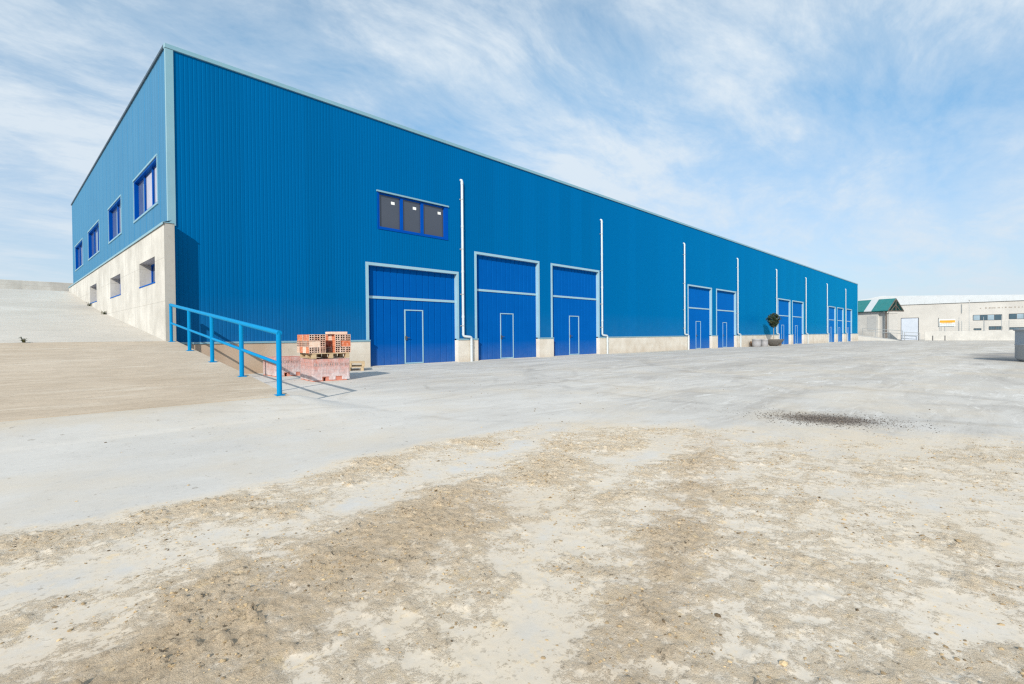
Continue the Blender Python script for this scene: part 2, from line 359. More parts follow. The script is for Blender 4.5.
def concrete_nodes(t, p, light, grey):
    big = t.noise(p, .22, 6, .6, .6); mid = t.noise(p, 1.3, 6, .65); fine = t.noise(p, 14, 8, .72)
    c = t.mix(t.ramp(big, [(.32, 0.), (.68, 1.)]), grey, light)
    c = t.mix(t.math('MULTIPLY', t.ramp(mid, [(.45, 0.), (.72, 1.)]), .30), c, tuple(x * .80 for x in grey))
    c = t.mix(t.math('MULTIPLY', t.ramp(fine, [(.5, 0.), (.72, 1.)]), .22), c, tuple(x * .62 for x in grey))
    return c, big, mid, fine
def ground_mat():
    t = NT.mat('yard_ground'); p = t.pos()
    c, big, mid, fine = concrete_nodes(t, p, (.655, .625, .582), (.53, .502, .462))
    sep = t.n('SeparateXYZ', None, Vector=p); x, y = sep.outputs[0], sep.outputs[1]
    # farther yard: worn grey-beige lanes along the hall
    lanes = t.noise(t.scale(p, (.055, .42, 1)), 1., 6, .62, .8)
    far = t.ramp(t.math('DIVIDE', t.math('ADD', x, 3.5), 40.), [(.12, 0.), (.5, 1.)])
    c = t.mix(t.math('MULTIPLY', far, t.ramp(lanes, [(.36, 0.), (.60, .75)])), c, (.43, .395, .35))
    lanes2 = t.noise(t.scale(p, (.22, .85, 1)), 1., 9, .76, .9)
    c = t.mix(t.math('MULTIPLY', t.ramp(lanes2, [(.47, 0.), (.62, .70)]), t.ramp(t.math('DIVIDE', t.math('ADD', x, 3.), 8.), [(.3, .15), (1., 1.)])), c, (.385, .355, .32))
    sc_ = t.noise(t.scale(p, (.35, 1.5, 1)), 1.6, 9, .78, 1.1)
    c = t.mix(t.math('MULTIPLY', t.ramp(sc_, [(.54, 0.), (.66, .8)]), t.ramp(t.math('DIVIDE', t.math('ADD', x, 2.), 8.), [(.3, .1), (1., 1.)])), c, (.72, .695, .655))
    sd_ = t.noise(t.scale(p, (.5, 1.9, 1)), .9, 9, .78, .8)
    c = t.mix(t.math('MULTIPLY', t.ramp(sd_, [(.56, 0.), (.68, .6)]), t.ramp(t.math('DIVIDE', t.math('ADD', x, 2.), 8.), [(.3, .1), (1., 1.)])), c, (.30, .28, .255))
    # tyre arcs
    for cx, cy, r0, w, a in ((4.3, -8.6, 1.35, .05, .25), (5.2, -10.2, 4.6, .10, .20), (14, -14, 9.5, .16, .30), (15.2, -12.6, 9.2, .15, .28), (1.0, -3.8, 6.0, .07, .18), (3, -1, 9.0, .08, .16), (6.2, -8.9, .55, .09, .45), (24, -20, 16, .22, .3)):
        dx = t.math('SUBTRACT', x, cx); dy = t.math('SUBTRACT', y, cy)
        d = t.math('SQRT', t.math('ADD', t.math('MULTIPLY', dx, dx), t.math('MULTIPLY', dy, dy)))
        d = t.math('ABSOLUTE', t.math('SUBTRACT', t.math('ADD', d, t.math('MULTIPLY', t.math('SUBTRACT', mid, .5), .5)), r0))
        m = t.ramp(t.math('DIVIDE', d, w * 4), [(.1, 1.), (.3, 0.)])
        m = t.math('MULTIPLY', m, t.ramp(t.noise(p, 1.1, 7, .75), [(.42, 0.), (.64, 1.)]))
        c = t.mix(t.math('MULTIPLY', m, a * 1.5), c, (.24, .225, .21))
    # dark wedge painted into the ground colour to widen the tank's shadow
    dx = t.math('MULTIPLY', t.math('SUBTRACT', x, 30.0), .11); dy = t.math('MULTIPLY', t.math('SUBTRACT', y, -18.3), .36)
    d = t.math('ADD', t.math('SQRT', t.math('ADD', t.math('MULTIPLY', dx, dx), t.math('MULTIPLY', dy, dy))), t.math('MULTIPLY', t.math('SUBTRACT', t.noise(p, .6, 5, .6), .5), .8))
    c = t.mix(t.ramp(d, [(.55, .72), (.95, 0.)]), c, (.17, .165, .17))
    ft = t.math('MULTIPLY', t.ramp(t.math('ADD', t.math('DIVIDE', t.math('ADD', y, 10.2), 1.6), t.math('MULTIPLY', t.math('SUBTRACT', t.noise(p, 1.4, 7, .7), .5), 1.3)), [(.45, 0.), (1.0, .65)]), t.math('MULTIPLY', t.math('LESS_THAN', x, -.2), t.math('LESS_THAN', y, -8.0)))
    c = t.mix(ft, c, (.52, .44, .335))
    sp0 = t.ramp(t.math('ADD', t.noise(p, 11, 4, .7), t.math('MULTIPLY', mid, .25)), [(.76, 0.), (.82, .7)])
    c = t.mix(sp0, c, (.24, .205, .165))
    dusty = t.math('MULTIPLY', t.ramp(t.noise(p, .55, 7, .68), [(.46, 0.), (.66, .55)]), t.ramp(t.math('DIVIDE', t.math('ADD', y, 17.), 17.), [(.1, 1.), (.8, .4)]))
    c = t.mix(dusty, c, (.60, .51, .39))
    # soil
    dirt = t.attr('dirt'); brown = t.attr('brown'); patch = t.attr('patch')
    n3 = t.noise(p, 8.0, 10, .78); n4 = t.noise(p, 90, 6, .75); n5 = t.noise(p, 40, 8, .74)
    gate = t.ramp(dirt, [(.02, 0.), (.16, 1.)])
    dm = t.math('ADD', dirt, t.math('MULTIPLY', t.math('SUBTRACT', n3, .5), 1.75))
    dm = t.math('ADD', dm, t.math('MULTIPLY', t.math('SUBTRACT', n5, .5), .7))
    film = t.math('MULTIPLY', t.ramp(dm, [(-.14, .22), (.62, .92)]), gate)       # thin dust, everywhere the lorries ran
    crust = t.math('MULTIPLY', t.ramp(dm, [(.40, 0.), (.92, 1.)]), gate)        # crumbled soil
    c = t.mix(film, c, t.mix(brown, (.675, .565, .425), (.58, .46, .325)))
    sc = t.ramp(n5, [(.30, (.26, .175, .105)), (.43, (.53, .395, .25)), (.55, (.69, .535, .36)), (.70, (.76, .655, .49))])
    sc = t.mix(t.math('MULTIPLY', brown, .6), sc, t.ramp(n5, [(.30, (.20, .135, .08)), (.5, (.48, .355, .225)), (.70, (.67, .53, .36))]))
    c = t.mix(t.math('MULTIPLY', crust, .74), c, sc)
    # pale yellow clay smears
    sm = t.math('MULTIPLY', t.ramp(t.noise(p, 7.5, 9, .76), [(.56, 0.), (.66, 1.)]), t.math('MULTIPLY', gate, .55))
    c = t.mix(sm, c, (.74, .55, .31))
    # grit and the dark sides of crumbs, in clusters
    cl = t.ramp(t.noise(p, 4.2, 6, .74), [(.42, 0.), (.60, 1.)])
    gr = t.ramp(t.math('ADD', t.noise(p, 34, 3, .6), t.math('MULTIPLY', t.math('SUBTRACT', n4, .5), .35)), [(.585, 0.), (.66, 1.)])
    amt = t.math('MULTIPLY', t.math('MULTIPLY', gr, t.math('ADD', .25, t.math('MULTIPLY', cl, .75))), t.math('MULTIPLY', gate, t.math('ADD', .38, t.math('MULTIPLY', crust, .62))))
    c = t.mix(amt, c, (.115, .088, .06))
    gr2 = t.math('MULTIPLY', t.ramp(n4, [(.32, 1.), (.46, 0.)]), t.math('MULTIPLY', t.math('ADD', .12, crust), t.math('MULTIPLY', gate, .34)))
    c = t.mix(gr2, c, (.17, .13, .09))
    pm = t.math('ADD', patch, t.math('MULTIPLY', t.math('SUBTRACT', n4, .5), .9))
    c = t.mix(t.math('MULTIPLY', t.ramp(pm, [(.12, 0.), (.75, .95)]), t.ramp(patch, [(.04, 0.), (.3, 1.)])), c, (.15, .125, .11))
    hgt = t.math('ADD', t.math('MULTIPLY', fine, .12), t.math('MULTIPLY', crust, t.math('ADD', t.math('MULTIPLY', n4, .5), n5)))
    t.bsdf(c, .92, 0, .25, t.bump(hgt, .75, .018)); M['yard_ground'] = t.m
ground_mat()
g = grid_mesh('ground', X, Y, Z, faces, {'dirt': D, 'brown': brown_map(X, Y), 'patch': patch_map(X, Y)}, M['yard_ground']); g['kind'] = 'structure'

# ------------------------------------------------------------------ ramp up the left side
def ramp_z(y):
    return np.interp(y, [-8.6, -.35, 12, 24.6, 28, 34], [.178, 1.075, 2.40, 4.13, 4.30, 4.34])
def ramp_mats():
    for nm, light, grey, tan in (('ramp_tan', (.60, .505, .40), (.48, .385, .285), 1.0), ('ramp_grey', (.60, .56, .505), (.50, .46, .405), .55)):
        t = NT.mat(nm); p = t.pos(); c, big, mid, fine = concrete_nodes(t, p, light, grey)
        # brushed strokes across the slope
        br = t.noise(t.scale(p, (1.0, 4.2, 1)), 1.5, 10, .80, .3)
        c = t.mix(t.math('MULTIPLY', t.ramp(br, [(.44, 0.), (.66, 1.)]), .38 * tan + .12), c, tuple(x * .66 for x in grey))
        pale = t.noise(t.scale(p, (.35, 3, 1)), 1.7, 6, .7, .6)
        c = t.mix(t.math('MULTIPLY', t.ramp(pale, [(.52, 0.), (.70, 1.)]), .5 * tan), c, (.66, .585, .485))
        dk = t.noise(p, 24, 6, .7)
        c = t.mix(t.math('MULTIPLY', t.ramp(dk, [(.56, 0.), (.70, 1.)]), .55 * tan), c, (.24, .19, .135))
        t.bsdf(c, .92, 0, .25, t.bump(t.math('ADD', br, fine), .35, .01)); M[nm] = t.m
ramp_mats()
def ramp_sheet(name, y0, y1, x1f, mat, ny):
    xs = np.concatenate([geo(-8, -60, .8, 1.4)[::-1], np.linspace(-8, 0, 60)]); ys = np.linspace(y0, y1, ny); mb = MB()
    for j, y in enumerate(ys):
        xe = x1f(y)
        for x in xs:
            xx = x if x < -1 else -1 + (xe + 1) * (x + 1)
            mb.v.append((xx, y, float(ramp_z(y)) + .006 * (mnoise.noise(Vector((xx * .7, y * .7, 0))))))
    w = len(xs)
    for j in range(ny - 1):
        for i in range(w - 1):
            mb.f.append((j * w + i, j * w + i + 1, (j + 1) * w + i + 1, (j + 1) * w + i)); mb.mi.append(0); mb.sm.append(True)
    top = len(mb.v)
    # side face towards the yard, and the ends
    edge = [mb.v[j * w + w - 1] for j in range(ny)]
    mb.add(edge + [(a[0] + .004, a[1], -.2) for a in edge], [(j, j + ny, j + ny + 1, j + 1) for j in range(ny - 1)])
    for j in (0, ny - 1):
        e = [mb.v[j * w + i] for i in range(w)]
        mb.add(e + [(a[0], a[1], a[2] - 1.0) for a in e], [(i, i + 1, i + 1 + w, i + w) for i in range(w - 1)])
    o = mb.build(name, mat); o['kind'] = 'structure'; return o
ramp_sheet('ramp', -8.6, -.385, lambda y: .06 + .020 * y, 'ramp_tan', 60)
ramp_sheet('driveway', -.36, 34, lambda y: -.205 if y > -.3 else -.02, 'ramp_grey', 90)
pw = MB().box((-60, 28.0, 4.0), (30, 28.25, 4.95), bev=.02)
tag(pw.build('parapet_wall', 'wall_concrete'), 'low rough concrete wall closing off the top of the ramp', 'wall')

def weed(loc, r, n, label):
    mb = MB(); tt = []
    for k in range(n):
        a = random.uniform(0, 6.283); l = r * random.uniform(.5, 1.0); h = l * random.uniform(.35, .9); w = .006
        p0 = Vector((random.gauss(0, r * .12), random.gauss(0, r * .12), 0)); d = Vector((math.cos(a), math.sin(a), 0)); sd_ = Vector((-d.y, d.x, 0)) * w
        p1 = p0 + d * l * .5 + Vector((0, 0, h)); p2 = p0 + d * l + Vector((0, 0, h * .7))
        mb.add([p0 - sd_, p0 + sd_, p1 + sd_, p1 - sd_, p2], [(0, 1, 2, 3), (3, 2, 4)]); tt += [random.random()] * 5
    o = mb.build('weed', 'leaf'); a = o.data.attributes.new('tint', 'FLOAT', 'POINT'); a.data.foreach_set('value', tt); o.location = loc; tag(o, label, 'weed')
weed((-3.05, -.37, 1.075), .17, 22, 'dry weed tuft in the joint across the ramp at its left side')
weed((-.29, 9.95, float(ramp_z(9.95))), .24, 40, 'small weed tuft at the foot of the concrete wall, middle of the slope')
weed((-.29, 14.5, float(ramp_z(14.5))), .24, 36, 'small weed tuft at the foot of the concrete wall, highest up the slope')
# ------------------------------------------------------------------ warehouse
H = 9.55; L = 100.0; W = 24.6
ware = empty('warehouse', 'long blue metal clad industrial warehouse with blue loading doors and white downpipes', 'warehouse')
doors = [(6.24, 10.78, 3.98), (11.74, 16.24, 5.0), (17.19, 21.73, 5.0), (33.73, 38.28, 5.0), (39.22, 43.74, 5.0), (55.98, 60.6, 5.0), (61.35, 66.1, 5.0), (78.95, 83.42, 5.0), (84.42, 88.75, 5.0), (90.75, 95.1, 5.0)]
def gz(x): return -.0035 * max(0, x - 20)
win = (6.80, 10.20, 5.33, 6.73)
def rib_panel(mb, a0, a1, z0, z1, fn, period, prof):
    """profiled sheet: prof is a list of (fraction, depth) over one period; fn(a, depth, z) -> point"""
    k0 = math.floor(a0 / period) - 1; pts = []
    raw = [( (k + f) * period, d) for k in range(k0, int(a1 / period) + 2) for f, d in prof]
    for (p, d), (q, e) in zip(raw[:-1], raw[1:]):
        for cut in (a0, a1):
            if p < cut < q: pts.append((cut, d + (e - d) * (cut - p) / (q - p)))
        if a0 <= q <= a1: pts.append((q, e))
    pts = sorted(set(pts)); n = len(pts)
    vs = [fn(a, d, z0) for a, d in pts] + [fn(a, d, z1) for a, d in pts]
    mb.add(vs, [(i, i + 1, n + i + 1, n + i) for i in range(n - 1)])
FP = [(0, 0), (.62, 0), (.74, .0055), (.88, .0055)]
mb = MB(); front = lambda a, d, z: (a, d, z)
zb = 1.0
cuts = sorted({.05, L} | {v for d in doors for v in d[:2]} | {win[0], win[1]})
for a, b in zip(cuts[:-1], cuts[1:]):
    m = (a + b) / 2; iv = [(zb - (.0 if m < 20 else 0), H)]
    for d in doors:
        if d[0] < m < d[1]: iv = [(d[2], H)]
    if win[0] < m < win[1]:
        z0 = iv[0][0]; iv = [(z0, win[2]), (win[3], H)]
    for z0, z1 in iv: rib_panel(mb, a, b, z0, z1, front, .115, FP)
mb.build('front_cladding', 'front_steel', ware)
# side cladding: flat sheets one metre wide with narrow recessed seams
swin = [(1.31, 4.95), (7.48, 10.55), (13.3, 17.2), (19.45, 23.2)]; SZ0, SZ1 = 5.31, 6.71; SB = 4.44
SP = [(0, 0), (.30, 0), (.315, .006), (.345, .006), (.36, 0), (.63, 0), (.645, .006), (.675, .006), (.69, 0), (.955, 0), (.965, .02), (.985, .02)]
mb = MB(); side = lambda a, d, z: (d, a, z)
cuts = sorted({.05, W} | {v for w in swin for v in w})
for a, b in zip(cuts[:-1], cuts[1:]):
    m = (a + b) / 2; iv = [(SB, H)]
    for w0, w1 in swin:
        if w0 < m < w1: iv = [(SB, SZ0), (SZ1, H)]
    for z0, z1 in iv: rib_panel(mb, a, b, z0, z1, side, 1.0, SP)
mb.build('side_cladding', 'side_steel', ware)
mb = MB().box((L - .02, .03, -.6), (L, W, H)).box((0.3, W - .02, -.3), (L - .03, W, H)).build('rear_cladding', 'front_steel', ware)
MB().box((.04, .06, H - .35), (L - .04, W - .05, H - .25)).build('roof', 'roof_steel', ware)
# trims
mb = MB()
mb.box((-.05, -.055, H - .10), (L + .04, .10, H + .03), bev=.008); mb.build('roof_flashing', 'trim', ware)
mb = MB().box((-.045, .102, H - .03), (.10, W + .03, H + .05), bev=.006); mb.build('side_flashing', 'dark_trim', ware)
mb = MB().box((-.035, -.04, 4.40), (.17, .05, H - .102), bev=.006); mb.build('corner_trim', 'trim', ware)
mb = MB().box((L - .15, -.035, .9), (L + .03, .05, H - .102), bev=.006); mb.build('end_trim', 'trim', ware)
# ledge flashing over the concrete wall
mb = MB().box((-.235, -.425, 4.385), (.06, W + .05, 4.405)).box((-.24, -.43, 4.335), (-.225, W + .05, 4.40))
mb.add([(-.23, -.42, 4.406), (-.23, W, 4.406), (-.012, W, 4.47), (-.012, -.42, 4.47)], [(0, 3, 2, 1)])
mb.build('ledge_flashing', 'trim', ware)
# concrete side wall with deep window openings
lows = [(.80, 3.06, 2.82, 3.58), (6.56, 8.92, 2.82, 3.60), (12.78, 15.06, 2.90, 3.72)]
mb = MB(); ys = sorted({-.4, W} | {v for l in lows for v in l[:2]}); XO, XI = -.2, .05
for a, b in zip(ys[:-1], ys[1:]):
    m = (a + b) / 2; iv = [(-.3, 4.38)]
    for y0, y1, z0, z1 in lows:
        if y0 < m < y1: iv = [(-.3, z0), (z1, 4.38)]
    for z0, z1 in iv: mb.add([(XO, b, z0), (XO, a, z0), (XO, a, z1), (XO, b, z1)], [(0, 1, 2, 3)])
for y0, y1, z0, z1 in lows:
    q = [(y0, z0), (y1, z0), (y1, z1), (y0, z1)]
    for (ya, za), (yb, zb2) in zip(q, q[1:] + q[:1]): mb.add([(XO, ya, za), (XO, yb, zb2), (.22, yb, zb2), (.22, ya, za)], [(0, 1, 2, 3)])
mb.add([(XO, -.4, -.3), (XI, -.4, -.3), (XI, -.4, 4.38), (XO, -.4, 4.38)], [(0, 1, 2, 3)])
mb.add([(XI, -.4, -.3), (XI, .05, -.3), (XI, .05, 4.38), (XI, -.4, 4.38)], [(0, 1, 2, 3)])
mb.add([(XO, -.4, 4.38), (XI, -.4, 4.38), (XI, W, 4.38), (XO, W, 4.38)], [(0, 1, 2, 3)])
mb.build('concrete_wall', 'wall_concrete', ware)
for y0, y1, z0, z1 in lows:
    f = MB()
    for bx in (((.12, y0, z0), (.20, y1, z0 + .05)), ((.12, y0, z1 - .05), (.20, y1, z1)), ((.12, y0, z0 + .05), (.20, y0 + .06, z1 - .05)), ((.12, y1 - .06, z0 + .05), (.20, y1, z1 - .05)), ((.12, (y0 + y1) / 2 - .04, z0 + .05), (.20, (y0 + y1) / 2 + .04, z1 - .05))): f.box(*bx)
    f.box((-.215, y0 - .02, z0 - .03), (.12, y1 + .02, z0 + .004))
    fo = f.build('low_window', 'window_blue', ware); MB().box((.155, y0 + .06, z0 + .05), (.165, y1 - .06, z1 - .05)).build('pane', 'side_pane', fo)
# upper side windows, set back in blue reveals
for k, (y0, y1) in enumerate(swin):
    f = MB(); d = .16; e = .004
    f.box((.0 + e, y0, SZ0), (d, y0 + .05, SZ1)); f.box((e, y1 - .05, SZ0), (d, y1, SZ1)); f.box((e, y0 + .05, SZ0), (d, y1 - .05, SZ0 + .05)); f.box((e, y0 + .05, SZ1 - .05), (d, y1 - .05, SZ1))
    n = 3 if (y1 - y0) > 3.3 else 2
    for i in range(1, n): yy = y0 + (y1 - y0) * i / n; f.box((.09, yy - .045, SZ0 + .05), (d, yy + .045, SZ1 - .05))
    fo = f.build('side_window', 'window_blue', ware)
    MB().box((.13, y0 + .05, SZ0 + .05), (.14, y1 - .05, SZ1 - .05)).build('pane', 'side_pane', fo)
    t = MB(); w = .06
    t.box((-.03, y0 - w, SZ1), (.02, y1 + w, SZ1 + w)); t.box((-.03, y0 - w, SZ0 - w), (.02, y1 + w, SZ0)); t.box((-.02, y0 - w, SZ0), (.02, y0, SZ1)); t.box((-.02, y1, SZ0), (.02, y1 + w, SZ1))
    t.build('window_trim', 'trim', fo)
    if k == 0:   # pale sheets before the glass, standing in for its reflection
        b = MB()
        for a, c in ((y0 + .10, y0 + .95), (y0 + 1.35, y0 + 2.2)): b.box((.118, a, SZ0 + .06), (.126, c, SZ1 - .14))
        b.build('pane_reflection', 'pane_reflection', fo)
# front window band
f = MB(); x0, x1, z0, z1 = win; d0, d1 = .004, .12; fw = .07
f.box((x0, d0, z0), (x0 + fw, d1, z1)); f.box((x1 - .16, d0, z0), (x1, d1, z1)); f.box((x0 + fw, d0, z0), (x1 - .16, d1, z0 + .08)); f.box((x0 + fw, .06, z1 - .07), (x1 - .16, d1, z1))
for xm in (7.90, 8.90): f.box((xm - .06, .03, z0 + .08), (xm + .06, d1, z1 - .07))
fo = f.build('front_window', 'window_blue', ware)
for a, b in ((x0 + fw, 7.84), (7.96, 8.84), (8.96, x1 - .16)):
    MB().box((a, .085, z0 + .08), (b, .095, z1 - .07)).build('pane', 'front_pane', fo)
for sx, sz in ((7.52, 6.42), (8.55, 6.40), (9.82, 6.42)):
    MB().box((sx - .08, .078, sz - .055), (sx + .08, .0835, sz + .055)).build('sticker', 'sticker', fo)
t = MB().box((x0 - .06, -.045, z1), (x1 + .06, .03, z1 + .06)); t.build('window_trim', 'trim', fo)
t = MB().box((x0 - .025, -.012, z0), (x0, .02, z1)).box((x1, -.012, z0), (x1 + .025, .02, z1)).box((x0 - .025, -.02, z0 - .03), (x1 + .025, .02, z0))
t.build('window_sill', 'window_blue', fo)
# plinth between doors, with its cap flashing
spans = []; a = .052
for d in doors: spans.append((a, d[0] + .11)); a = d[1] - .11
spans.append((a, L))
for a, b in spans:
    f = MB(); f.box((a, -.10, min(gz(a), gz(b)) - .3), (b, .22, zb - .035)); o = f.build('plinth', 'plinth_stone', ware)
    c = MB().box((a, -.125, zb - .032), (b, .03, zb + .03)); c.build('plinth_cap', 'trim', o)
# doors
def make_door(x0, x1, zt):
    g0 = gz((x0 + x1) / 2); tw = .11; rec = .14
    ix0, ix1, iz = x0 + tw, x1 - tw, zt - tw; zm = g0 + (2.67 if zt < 4.5 else 3.27)
    mb = MB(); fn = lambda a, d, z: (a, rec + d, z)
    DP = [(0, 0), (.84, 0), (.88, .02), (.96, .02)]
    rib_panel(mb, ix0, ix1, g0 + .02, zm - .05, fn, .31, DP); rib_panel(mb, ix0, ix1, zm + .05, iz, fn, .31, DP)
    dp = mb.build('loading_door', 'door_blue', ware)
    f = MB(); f.box((x0, -.035, zb + .03), (ix0, rec + .03, zt)); f.box((ix1, -.035, zb + .03), (x1, rec + .03, zt)); f.box((ix0, -.035, iz), (ix1, rec + .03, zt))
    f.box((ix1 - .05, .225, g0), (ix1 + .0, .26, zb)); f.build('frame', 'door_trim', dp)
    MB().box((ix0, rec - .03, zm - .05), (ix1, rec + .02, zm + .05)).build('transom_rail', 'door_trim', dp)
    # wicket door
    wx0 = x0 + (1.80 if zt < 4.5 else 1.76); wx1 = wx0 + .92; wz = g0 + 2.24; w = MB(); t = .045
    w.box((wx0, rec - .022, g0 + .03), (wx0 + t, rec + .012, wz)); w.box((wx1 - t, rec - .022, g0 + .03), (wx1, rec + .012, wz)); w.box((wx0 + t, rec - .022, wz - t), (wx1 - t, rec + .012, wz)); w.box((wx0 + t, rec - .022, g0 + .03), (wx1 - t, rec + .012, g0 + .08))
    w.build('wicket_door', 'door_trim', dp)
    h = MB().box((wx0 + .02, rec - .04, g0 + 1.0), (wx0 + .10, rec - .02, g0 + 1.16)).tube([(wx0 + .06, rec - .03, g0 + 1.10), (wx0 + .06, rec - .075, g0 + 1.10), (wx0 + .21, rec - .075, g0 + 1.10)], .012, 8)
    h.build('handle', 'dark_metal', dp)
    MB().box((ix0, -.02, g0 - .05), (ix1, rec + .1, g0 + .022)).build('threshold', 'wall_concrete', dp)
for d in doors: make_door(*d)
# downpipes
for px in (10.97, 21.92, 33.05, 44.0, 55.35, 67.0, 77.95, 90.05):
    g0 = gz(px); r = .056; yo = -.085; yp = -.19
    pts = [(px, .05, 8.06), (px, -.02, 8.06), (px, -.06, 8.04), (px, yo, 7.98), (px, yo, 1.22), (px + .012, yo - .003, 1.165), (px + .05, yo - .02, 1.13), (px + .12, yo - .05, 1.118), (px + .30, yp, 1.10), (px + .36, yp, 1.08), (px + .385, yp, 1.04), (px + .39, yp, .98), (px + .39, yp, g0 - .02)]
    mb = MB().tube(pts, r, 14)
    for zc in (7.9, 6.0, 4.0, 2.0): mb.tube([(px, yo, zc - .05), (px, yo, zc + .05)], r * 1.14, 14)
    mb.tube([(px + .39, yp, .8), (px + .39, yp, .72)], r * 1.14, 14)
    dp = mb.build('downpipe', 'pipe_white', ware)
    for zc in (7.2, 5.0, 3.0, 1.6):
        b = MB(); b.box((px - .085, yo + .03, zc - .018), (px + .085, .0, zc + .018)); b.tube([(px, yo, zc - .015), (px, yo, zc + .015)], r * 1.2, 14)
        b.build('bracket', 'grey_metal', dp)

# ------------------------------------------------------------------ guard rail along the ramp
rail = empty('guard_railing', 'bright blue tubular steel railing along the edge of the ramp', 'railing', (-.15, -4.5, .6))
def rp(y): return Vector((-.10 + .0198 * (y + .5), y, 0))
py = [-.55, -2.57, -4.58, -6.6, -8.53]
def loc(v): return Vector(v) - rail.location
def rz(y): return 1.058 + (y + .5) * .1078
for y in py:
    b = rp(y); z = float(ramp_z(y))
    o = MB().tube([loc((b.x, y, z + .008)), loc((b.x, y, rz(y) + 1.03))], .041, 16).build('post', 'rail_blue', rail)
    MB().box(loc((b.x - .068, y - .068, z - .01)), loc((b.x + .068, y + .068, z + .012))).build('base_plate', 'rail_blue', o)
ya, yb = py[0], py[-1]
MB().tube([loc((rp(ya).x, ya + .03, rz(ya) + 1.03)), loc((rp(yb).x, yb - .035, rz(yb) + 1.03))], .042, 16).build('top_rail', 'rail_blue', rail)
MB().tube([loc((rp(ya).x, ya, rz(ya) + .52)), loc((rp(yb).x, yb, rz(yb) + .52))], .029, 14).build('middle_rail', 'rail_blue', rail)

# ------------------------------------------------------------------ pallets and bricks
def pallet_mesh(parent, w=.96, d=1.12):
    mb = MB()
    for i in range(5): y = -d / 2 + .05 + i * (d - .1) / 4; mb.box((-w / 2, y - .055, .118), (w / 2, y + .055, .140), bev=.002)
    for x in (-w / 2 + .05, 0, w / 2 - .05):
        mb.box((x - .05, -d / 2, .096), (x + .05, d / 2, .117)); mb.box((x - .05, -d / 2, 0), (x + .05, d / 2, .02))
        for y in (-d / 2 + .07, 0, d / 2 - .07): mb.box((x - .05, y - .07, .0205), (x + .05, y + .07, .0955), bev=.002)
    return mb
def pallet(label, loc, rz):
    o = pallet_mesh(None).build('wooden_pallet', 'pallet_wood'); o.location = loc; o.rotation_euler = (0, 0, rz)
    return tag(o, label, 'pallet')
def brick_mesh():
    """hollow clay block .275 long x .136 wide x .16 high, with 2 x 3 real cells through its length"""
    mb = MB(); Lh, Wd, Hh = .275, .136, .160
    xs = [0, .018, .059, .077, .118, .136]; zs = [0, .014, .044, .059, .101, .116, .146, .160]
    for e in (-Lh / 2, Lh / 2):
        for i in range(5):
            for k in range(7):
                hole = i in (1, 3) and k in (1, 3, 5)
                if hole: continue
                a, b, c, d = xs[i] - Wd / 2, xs[i + 1] - Wd / 2, zs[k], zs[k + 1]
                q = [(a, e, c), (b, e, c), (b, e, d), (a, e, d)]
                mb.add(q if e < 0 else q[::-1], [(0, 1, 2, 3)], 1)
        for i in (1, 3):
            for k in (1, 3, 5):
                a, b, c, d = xs[i] - Wd / 2, xs[i + 1] - Wd / 2, zs[k], zs[k + 1]; e2 = e * .45
                q = [(a, c), (b, c), (b, d), (a, d)]
                for (p, r), (p2, r2) in zip(q, q[1:] + q[:1]): mb.add([(p, e, r), (p2, e, r2), (p2, e2, r2), (p, e2, r)], [(0, 1, 2, 3)], 2)
                mb.add([(p, e2, r) for p, r in q], [(0, 1, 2, 3)], 2)
    # long faces with shallow key grooves
    for sx in (-1, 1):
        x = sx * Wd / 2; g = x - sx * .006
        prof = [(x, 0), (x, .03), (g, .034), (g, .045), (x, .049), (x, .085), (g, .089), (g, .10), (x, .104), (x, .132), (g, .136), (g, .147), (x, .151), (x, .160)]
        n = len(prof); mb.add([(p, -Lh / 2, z) for p, z in prof] + [(p, Lh / 2, z) for p, z in prof], [(i, i + 1, n + i + 1, n + i) for i in range(n - 1)])
    for z in (0, Hh): mb.add([(-Wd / 2, -Lh / 2, z), (Wd / 2, -Lh / 2, z), (Wd / 2, Lh / 2, z), (-Wd / 2, Lh / 2, z)], [(0, 1, 2, 3)])
    return mb
PK = R(-8)
